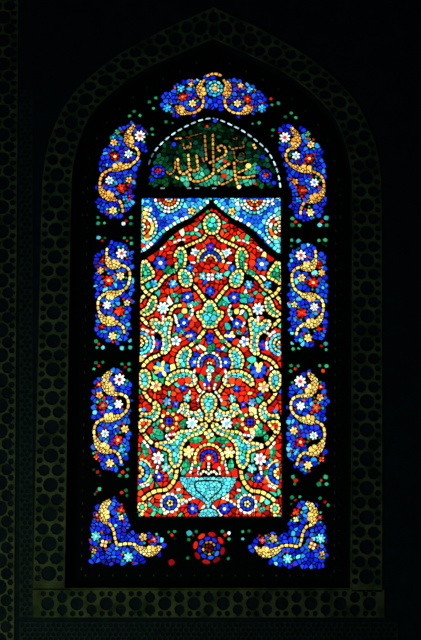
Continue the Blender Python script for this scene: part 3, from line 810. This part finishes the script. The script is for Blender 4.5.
def small_bits():
    # bottom rosette
    hole = circle(D(209, 548), 18, 24)
    p = Panel([(0, 0)]); p.outer = p.inner = hole; WINDOW_HOLES.append(hole)
    root = thing('glass_rosette', 'small round red and blue glass rosette below the vase', 'stained glass', at(209, 564))
    a = p.part('outer_petals', None, 'dark red outer petals'); b = p.part('blue_ring', None, 'blue glass ring')
    c = p.part('yellow_beads', None, 'yellow glass beads'); d = p.part('heart', None, 'red glass heart of the rosette')
    p.raw([(0, 0), (.01, 0), (0, .01)], None, None)
    def dotring(r, n, k, cn, pt, f, ph, sq=.75):
        c0 = D(209, 548)
        for i in range(n):
            t = ph + i * 2 * math.pi / n; q = (c0[0] + r * math.cos(t), c0[1] + r * math.sin(t)); pts = []
            for j in range(9):
                w_ = j * 2 * math.pi / 9; x = k * sq * math.cos(w_); y = k * math.sin(w_)
                pts.append((q[0] + x * math.cos(t) - y * math.sin(t), q[1] + x * math.sin(t) + y * math.cos(t)))
            p.raw(pts, pt, tuple(v * f * (.7 + .5 * R()) for v in col(mix(*cn))))
    dotring(13.4, 8, 3.9, ('dred', .7, 'red', .3), a, .7, .2, .55)
    dotring(9.2, 8, 2.9, ('blue', .8, 'mblue', .2), b, .8, .6, .62)
    dotring(5.8, 9, 1.5, ('gold', .6, 'dgreen', .3, 'mblue', .1), c, .7, .1, .7)
    dotring(2.6, 5, 1.2, ('dred', 1), d, .6, .1, .8)
    p.build(root)
    # sprigs of three or four loose pieces
    S = [  # (where, left pieces, right pieces)
        ('beside the arch above the upper {s} cartouche', [((129.5, 116), 'g', 2), ((134, 111.5), 'g', 2.2), ((140, 115.5), 'g', 2)], None),
        ('between the crescent cartouche and the upper {s} cartouche', [((149.5, 102), 'g', 2.2), ((156, 98), 'g', 2), ((153.5, 108.5), 'g', 1.8)], [((278.5, 103.5), 'g', 2.4), ((271, 99), 'r', 2), ((272, 105), 'g', 1.8)]),
        ('just outside the {s} shoulder of the dashed rim', [((152, 129), 'g', 2.2), ((152.6, 134.8), 'g', 1.6)], None),
        ('under the {s} end of the crescent cartouche', [((166, 122), 'g', 2.2), ((172.5, 123), 'g', 1.3)], None),
        ('at the outer foot of the upper {s} cartouche', [((98, 217.5), 'g', 1.9), ((98, 223.3), 'g', 2.4), ((104.5, 223), 'g', 1.7)], [((326, 218), 'c', 3), ((319.5, 225), 'c', 3), ((326.5, 225.3), 'g', 2.4), ((322, 221.5), 'r', 2)]),
        ('at the inner foot of the upper {s} cartouche', [((131, 217.5), 'g', 2.5), ((123.5, 223.8), 'w', 2.4), ((130.8, 223.8), 'g', 2.2), ((126.3, 221), 'r', 1.8)], [((292.3, 218.5), 'g', 2.5), ((292.3, 225), 'g', 2.9), ((299.3, 225.5), 'g', 2.2), ((295.6, 222), 'r', 2)]),
        ('above the outer shoulder of the middle {s} cartouche', [((98.6, 237.8), 'c', 2.6), ((105, 238), 'd', 1.7), ((102.4, 240.8), 'r', 1.5)], [((319, 240.5), 'g', 2), ((325.4, 240), 'g', 2.6), ((326, 246), 'd', 1.6), ((323, 244), 'd', 1)]),
        ('above the inner shoulder of the middle {s} cartouche', [((124.5, 238), 'g', 1.8), ((131, 238), 'g', 1.9), ((131.6, 243.6), 'g', 2.2), ((127, 241), 'r', 1.5)], [((291.7, 240.3), 'g', 2), ((298.4, 241), 'c', 3), ((291, 246), 'd', 1.6)]),
        ('at the outer foot of the middle {s} cartouche', [((96, 341.3), 'g', 2.3), ((98.8, 344), 'r', 1.8), ((97, 347.6), 'g', 1.7), ((103, 347.6), 'c', 2.4)], [((325.5, 343.5), 'c', 2.6), ((321.5, 346), 'r', 1.8), ((326, 349.5), 'g', 1.8)]),
        ('at the inner foot of the middle {s} cartouche', [((130, 340.5), 'c', 2.4), ((122, 348.2), 'c', 2.6), ((130, 347.6), 'c', 2.4)], [((292.3, 343), 'c', 2.4), ((293, 349), 'g', 2), ((299, 348), 'g', 2)]),
        ('above the outer shoulder of the lower {s} cartouche', [((96, 362.7), 'g', 2.2), ((102.8, 362.3), 'g', 2), ((94, 369), 'g', 1.8), ((99, 366), 'r', 1.9)], [((319.6, 365.5), 'g', 1.9), ((326.6, 366), 'g', 2.4), ((323, 371), 'r', 2.2)]),
        ('above the inner shoulder of the lower {s} cartouche', [((122, 364), 'g', 1.9), ((129, 364), 'g', 2.2), ((129.2, 369.6), 'g', 2.1), ((125, 367), 'r', 1.9)], None),
        ('at the outer foot of the lower {s} cartouche', [((93.8, 469.5), 'd', 1.6), ((97.6, 472), 'r', 2), ((100.2, 475.6), 'd', 1.6)], [((325.6, 477), 'g', 2.8), ((319, 484.3), 'g', 2.8), ((326.4, 484), 'g', 2.4), ((321, 480.4), 'r', 1.7)]),
        ('at the inner foot of the lower {s} cartouche', [((122.8, 472), 'r', 2.4), ((119.8, 475.7), 'g', 2), ((126.8, 476), 'g', 2.3), ((127.6, 469.3), 'g', 1.8)], [((293, 476.8), 'g', 2.4), ((295.8, 480.3), 'r', 2.6), ((294.6, 484), 'g', 1.8)]),
        ('above the outer end of the bottom {s} corner piece', [((99.5, 489), 'g', 2.2), ((95, 494), 'd', 1.6), ((97, 491.5), 'r', 1.2)], [((320, 498), 'g', 2), ((325, 502), 'r', 2), ((328, 505), 'g', 2)]),
        ('between the bottom {s} corner piece and the red panel', [((121.6, 492.3), 'r', 2.1), ((126, 490.4), 'g', 2.2), ((127, 495.5), 'g', 1.8)], [((292, 497.4), 'g', 2.2), ((300, 497), 'g', 2), ((296, 501), 'r', 2.2), ((291.4, 504), 'g', 1.6)]),
        ('under the {s} bottom corner of the red panel', [((168.8, 532), 'g', 1.6), ((174.6, 531.4), 'g', 1.9), ((172, 535), 'r', 2), ((174.8, 538.6), 'd', 1.2)], [((242.8, 531.6), 'g', 1.7), ((249, 531), 'g', 1.9), ((242.7, 538.8), 'c', 1.7)]),
        ('directly {s} of the small round rosette, upper', [((189.2, 533), 'c', 3.2), ((196.3, 531.5), 'g', 1.9), ((193, 535.5), 'r', 1.2), ((188.8, 539.6), 'g', 2)], [((222.3, 531.5), 'g', 2), ((229, 533), 'w', 2.2), ((225, 535), 'r', 2), ((229, 539), 'g', 1.8)]),
        ('directly {s} of the small round rosette, lower', [((187.7, 558), 'g', 1.9)], None),
        ('low beside the tip of the bottom {s} corner piece', [((171.3, 562), 'R', 3.8)], None),
    ]
    C_ = {'g': 'green', 'c': 'cyan', 'r': 'red', 'R': 'dred', 'w': 'white', 'd': 'dgreen'}
    N_ = {'g': 'green', 'c': 'cyan', 'r': 'red', 'R': 'dark red', 'w': 'white', 'd': 'dark green'}
    for where, lf, rg in S:
        for side in ('left', 'right'):
            if side == 'left': pcs = lf; mir = False
            elif rg: pcs = rg; mir = False
            else: pcs = lf; mir = True
            if side == 'right' and 'low beside' in where: continue
            p = Panel([(0, 0)]); p.mir = mir
            pts = [(p.P(q), r, k) for q, k, r in pcs]
            c = (sum(a[0][0] for a in pts) / len(pts), sum(a[0][1] for a in pts) / len(pts))
            rad = max(math.dist(c, a[0]) + a[1] for a in pts) + .8
            p.mir = False; hole = circle(c, rad, 16)
            # keep clear of larger openings: each piece gets its own snug opening instead
            kinds = []
            for a in pts:
                if N_[a[2]] not in kinds: kinds.append(N_[a[2]])
            n = len(pts); word = {1: 'single', 2: 'pair of', 3: 'three', 4: 'four'}[n]
            lab = f"{word} small {' and '.join(kinds)} glass piece{'s' if n > 1 else ''} {where.format(s=side)}"
            if len(lab.split()) > 16: lab = f"{', '.join(kinds)} glass pieces {where.format(s=side)}"
            root = thing('glass_sprig', lab, 'glass sprig', (c[0] * SC, 0, Z0 - c[1] * SC), 'small glass sprigs between the panels')
            for kk in ('g', 'c', 'r', 'R', 'w', 'd'):
                sel = [a for a in pts if a[2] == kk]
                if not sel: continue
                for (q, r, _) in sel:
                    vs = []; fs = []; cl = []
                    ph = R() * 6; n_ = 8
                    base = [(q[0] + r * 1.06 * math.cos(ph + t * 2 * math.pi / 4) * (.85 + .3 * R()), q[1] + r * 1.0 * math.sin(ph + t * 2 * math.pi / 4) * (.85 + .3 * R())) for t in range(4)]
                    poly = chaikin(base, 2, .2); b = len(vs)
                    SPRIGS.append(poly)
                    vs += [((u - c[0]) * SC, 0, -(v - c[1]) * SC) for u, v in poly]; fs.append(tuple(range(b, b + len(poly)))[::-1])
                    cc = col(C_[kk]); f_ = .62 if kk != 'w' else .9
                    cl += [tuple(x * f_ for x in cc)] * len(poly)
                    me = bpy.data.meshes.new('glass_piece'); me.from_pydata(vs, [], fs); me.materials.append(GLASS)
                    at_ = me.color_attributes.new('tint', 'FLOAT_COLOR', 'CORNER')
                    for i, cc in enumerate(cl): at_.data[i].color = (*cc, 1)
                    o = link('glass_piece', me, root); o['label'] = N_[kk] + ' glass'
SPRIGS = []

# ================================================================== run the glass
central(); lunette(); borders(); small_bits()

# ================================================================== plaster screen, wall, carving
def poly_mesh(name, tri_world, verts, mat, y0, thick, parent=None, loc=(0, 0, 0)):
    pass
def cut_sheet(name, outer, holes, y0, thick, mat, keep_holes=False, extra_raw=None, back=False):
    """sheet with openings; outer / holes in wall units"""
    polys = [outer] + holes
    ov, of, holders = arrange(polys)
    vs = []; vm = {}; fs = []; ed = {}
    def vi(i, y):
        if (i, y) not in vm: vm[(i, y)] = len(vs); vs.append((ov[i].x * SC, y, Z0 - ov[i].y * SC))
        return vm[(i, y)]
    for t in of:
        if holders(t) != [0]: continue
        a, b, c = t
        ar = (ov[b].x - ov[a].x) * (ov[c].y - ov[a].y) - (ov[c].x - ov[a].x) * (ov[b].y - ov[a].y)
        if ar > 0: t = (a, c, b)
        fs.append(tuple(vi(i, y0) for i in t))
        if back: fs.append(tuple(vi(i, y0 + thick) for i in t[::-1]))
        for e in ((t[0], t[1]), (t[1], t[2]), (t[2], t[0])): ed[e] = 1
    for (a, b) in ed:
        if (b, a) not in ed: fs.append((vi(b, y0), vi(a, y0), vi(a, y0 + thick), vi(b, y0 + thick)))
    me = bpy.data.meshes.new(name); me.from_pydata(vs, [], fs); me.materials.append(mat)
    o = link(name, me); o['kind'] = 'structure'
    return o

YW = -0.11       # room-side face of the wall
pairs = [((64, 617.5), (33, 617.5)), ((64.5, 588), (33.5, 588)), ((66.5, 460), (36, 460)), ((68.6, 330), (39, 330)), ((71, 200), (42, 200)), ((72.3, 172), (44.2, 168)), ((76.5, 150), (49, 143)),
         ((82, 133.5), (57, 122)), ((89.5, 117), (66, 105)), ((102, 101.5), (79, 88)), ((119, 86.5), (97, 71.5)), ((136, 74.5), (116, 57)), ((156, 63.5), (140, 43)), ((180, 53), (168, 28)), ((198, 45), (193, 17)), ((213, 38.5), (213, 8))]
inn = [D(*a, YW) for a, b in pairs]; outp = [D(*b, YW) for a, b in pairs]
axis_u = 0.0
inn[-1] = (axis_u, inn[-1][1]); outp[-1] = (axis_u, outp[-1][1])
NS = 240
def fixed(pts, k=10):
    out = []; n = len(pts)
    for i in range(n - 1):
        p = [pts[max(0, min(n - 1, i + j - 1))] for j in range(4)]
        for j in range(k):
            t = j / k
            out.append(tuple(.5 * (2 * p[1][a] + (p[2][a] - p[0][a]) * t + (2 * p[0][a] - 5 * p[1][a] + 4 * p[2][a] - p[3][a]) * t * t
                        + (3 * p[1][a] - p[0][a] - 3 * p[2][a] + p[3][a]) * t ** 3) for a in (0, 1)))
    return out + [tuple(pts[-1])]
inn_s = smooth(inn[1:], 3)
def full(half): return half + [(-u, v) for u, v in half[-2::-1]]
opening = full(inn_s)
# wall with the arched opening
wall_out = [(-2.6 / SC, (Z0 - 4.6) / SC), (2.6 / SC, (Z0 - 4.6) / SC), (2.6 / SC, Z0 / SC), (-2.6 / SC, Z0 / SC)]
cut_sheet('wall_north', wall_out, [opening], YW, .26, WALL, back=True)
# plaster screen standing in the opening
screen = grow(opening, 3)
holes = list(WINDOW_HOLES) + SPRIGS
cut_sheet('window_1', screen, holes, -.006, .006, FRAME)
# merged rear rim so that the screen has thickness behind the glass is not needed: the glass sits flush with its back

# carved lattice band: one strip following the arch, openings in a repeating star pattern
def lerp(a, b, t): return (a[0] + (b[0] - a[0]) * t, a[1] + (b[1] - a[1]) * t)
def band(name, inner, outer, mat, y0=YW - .012, period=28, strip_t=(0, 1)):
    a, b = inner, outer
    if len(a) == 2: a = resample(a, 80); b = resample(b, 80)
    N = len(a) - 1; mid = [lerp(p, q, .5) for p, q in zip(a, b)]
    cum = [0]
    for p, q in zip(mid, mid[1:]): cum.append(cum[-1] + math.dist(p, q))
    Ln = cum[-1]; n = max(1, round(Ln / period))
    W = sum(math.dist(p, q) for p, q in zip(a, b)) / len(a)
    per = Ln / n
    def M(s, t):
        i = 0
        while i < N - 1 and cum[i + 1] < s: i += 1
        f = max(0, min(1, (s - cum[i]) / (cum[i + 1] - cum[i])))
        return lerp(lerp(a[i], a[i + 1], f), lerp(b[i], b[i + 1], f), t)
    hs = []
    def hole(s, t, r, k=8, ph=0.0, sx=1.0):
        hs.append([M(s + sx * r * math.cos(ph + 2 * math.pi * j / k), t + r * math.sin(ph + 2 * math.pi * j / k) / W) for j in range(k)])
    sc_ = W / 30
    for i in range(n):
        s = (i + .5) * per
        hole(s, .5, 7.5 * sc_, 12)
        for dx in (-1, 1):
            for t in (.14, .86): hole(s + dx * 4.6 * sc_, t, 3.4 * sc_, 6, .5)
            if 0 < s + dx * per / 2 < Ln and dx == 1:
                for t in (.28, .72): hole(s + per / 2, t, 6.1 * sc_, 8, .2)
                for t in (.07, .93): hole(s + per / 2, t, 1.2 * sc_, 5, .2, 1.6)
    out = a + b[::-1]
    return cut_sheet(name, out, hs, y0, .012, mat)
full_in = full(fixed(inn[1:])); full_out = full(fixed(outp[1:]))
band('trim_1', full_in, full_out, LATT)
bi = [D(x, 588.5, YW) for x in (64.5, 354.5)]; bo = [D(x, 617, YW) for x in (33.5, 384)]
bl = [D(33.5, 588.5, YW), D(384, 588.5, YW)]
band('trim_2', [D(33.2, 589.6, YW), D(384, 589.6, YW)], bo, LATT)
# outer vertical lattice on the left and its twin on the right
def strip(name, x0t, x1t, x0b, x1b, mat, period, y1=640, mirror=False, ytop=-40):
    a = [D(x0t, ytop, YW), D(x0b, y1, YW)]; b = [D(x1t, ytop, YW), D(x1b, y1, YW)]
    if mirror: a = [(-u, v) for u, v in a]; b = [(-u, v) for u, v in b]
    return band(name, a, b, mat, period=period)
strip('trim_3', -12, 19, -14, 14, LATT, 25, y1=680)
# fine carving: a raised sheet of tiny rosette openings
def fine(name, x0, x1, y0_, y1_, sp=5.2, mirror=False):
    hs = []
    y = y0_ + 3; j = 0
    while y < y1_ - 2:
        x = x0 + 3 + (sp / 2 if j % 2 else 0)
        while x < x1 - 2:
            c = D(x, y, YW); hs.append(circle(c, sp * .40, 6, .3)); x += sp
        y += sp * .87; j += 1
    o = [D(x0, y0_, YW), D(x1, y0_, YW), D(x1, y1_, YW), D(x0, y1_, YW)]
    if mirror: hs = [[(-u, v) for u, v in h] for h in hs]; o = [(-u, v) for u, v in o]
    cut_sheet(name, o, hs, YW - .006, .006, FINE)
fine('trim_4', 19.5, 33, 90, 617)
fine('trim_5', 19.5, 398, 622, 650)
# thin raised bead round the opening, and studs on the plaster screen
me = None
def tube_ribbon(name, path, w, y0, h, mat):
    o = ribbon(path, w); return cut_sheet(name, o, [], y0, h, mat)
tube_ribbon('trim_6', full(smooth(inn[1:], 3)), 1.0, YW - .016, .016, LATT)
st = [D(64.5, 588.3, YW), D(354.5, 588.3, YW)]
tube_ribbon('trim_7', st, 1.0, YW - .016, .016, LATT)
def studs():
    vs = []; fs = []
    def box(c, w, h, d=.012):
        x, z = c[0] * SC, Z0 - c[1] * SC; w *= SC / 2; h *= SC / 2; b = len(vs); y0, y1 = -.006, -.006 - d
        vs.extend([(x - w, y0, z - h), (x + w, y0, z - h), (x + w, y0, z + h), (x - w, y0, z + h), (x - w * .6, y1, z - h * .5), (x + w * .6, y1, z - h * .5), (x + w * .6, y1, z + h * .5), (x - w * .6, y1, z + h * .5)])
        fs.extend([(b + 4, b + 5, b + 6, b + 7), (b, b + 1, b + 5, b + 4), (b + 1, b + 2, b + 6, b + 5), (b + 2, b + 3, b + 7, b + 6), (b + 3, b, b + 4, b + 7)])
    for i in range(30):
        y = 187 + i * 13.1
        if y > 572: break
        t = (y - 187) / 400
        for sx in (-1, 1):
            u, v = D(82 - 6.5 * t, y); box((u * -sx * -1 if sx < 0 else -u, v), 4.2, 1.3)
            u, v = D(88 - 6.5 * t, y); box((u if sx < 0 else -u, v + 1.5), 1.2, 3.4)
    for i in range(19):
        u, v = D(86 + i * 13.6, 575); box((u, v), 1.6, 2.4)
    for k in range(1, 13):      # along the arch
        for sx in (-1, 1):
            j = int(len(inn_s) * (.60 + .4 * k / 13)); j = min(j, len(inn_s) - 1)
            u, v = inn_s[j]; L = math.hypot(u, v + 150); 
            q = (u * .93, v + 11)
            box((q[0] * -sx, q[1]), 1.8, 2.2)
    me = bpy.data.meshes.new('trim_8'); me.from_pydata(vs, [], fs); me.materials.append(LATT)
    o = link('trim_8', me); o['kind'] = 'structure'
studs()

# ------------------------------------------------------------------ room shell
def slab(name, x0, x1, y0, y1, z0, z1, mat):
    vs = [(x, y, z) for x in (x0, x1) for y in (y0, y1) for z in (z0, z1)]
    fs = [(0, 1, 3, 2), (4, 6, 7, 5), (0, 4, 5, 1), (2, 3, 7, 6), (0, 2, 6, 4), (1, 5, 7, 3)]
    me = bpy.data.meshes.new(name); me.from_pydata(vs, [], fs); me.materials.append(mat)
    o = link(name, me); o['kind'] = 'structure'
yb, yf = -7.6, YW + .26
slab('wall_west', -2.75, -2.6, yb, yf, 0, 4.6, DARKR)
slab('wall_east', 2.6, 2.75, yb, yf, 0, 4.6, DARKR)
slab('wall_south', -2.75, 2.75, yb - .15, yb, 0, 4.6, DARKR)
slab('floor', -2.75, 2.75, yb - .15, yf, -.15, 0, DARKR)
slab('ceiling', -2.75, 2.75, yb - .15, yf, 4.6, 4.75, DARKR)

# ------------------------------------------------------------------ light
w = bpy.data.worlds.new('sky'); sc.world = w; w.use_nodes = True
t = w.node_tree; bgn = t.nodes['Background']; bgn.inputs['Color'].default_value = (1, .985, .95, 1); bgn.inputs['Strength'].default_value = 1.75
def area(name, loc, target, size, e, c):
    l = bpy.data.lights.new(name, 'AREA'); l.shape = 'DISK'; l.size = size; l.energy = e; l.color = c
    o = bpy.data.objects.new(name, l); C.objects.link(o); o.location = loc
    o.rotation_euler = (Vector(target) - Vector(loc)).to_track_quat('-Z', 'Y').to_euler()
area('low_room_lamp', (-1.7, -2.2, .25), (-.75, 0, .75), .5, 4.2, (.9, 1, .5))
area('cool_fill_lamp', (-1.2, -4.5, 1.2), (-.3, 0, 2.4), 1.2, 5, (.35, .85, 1))
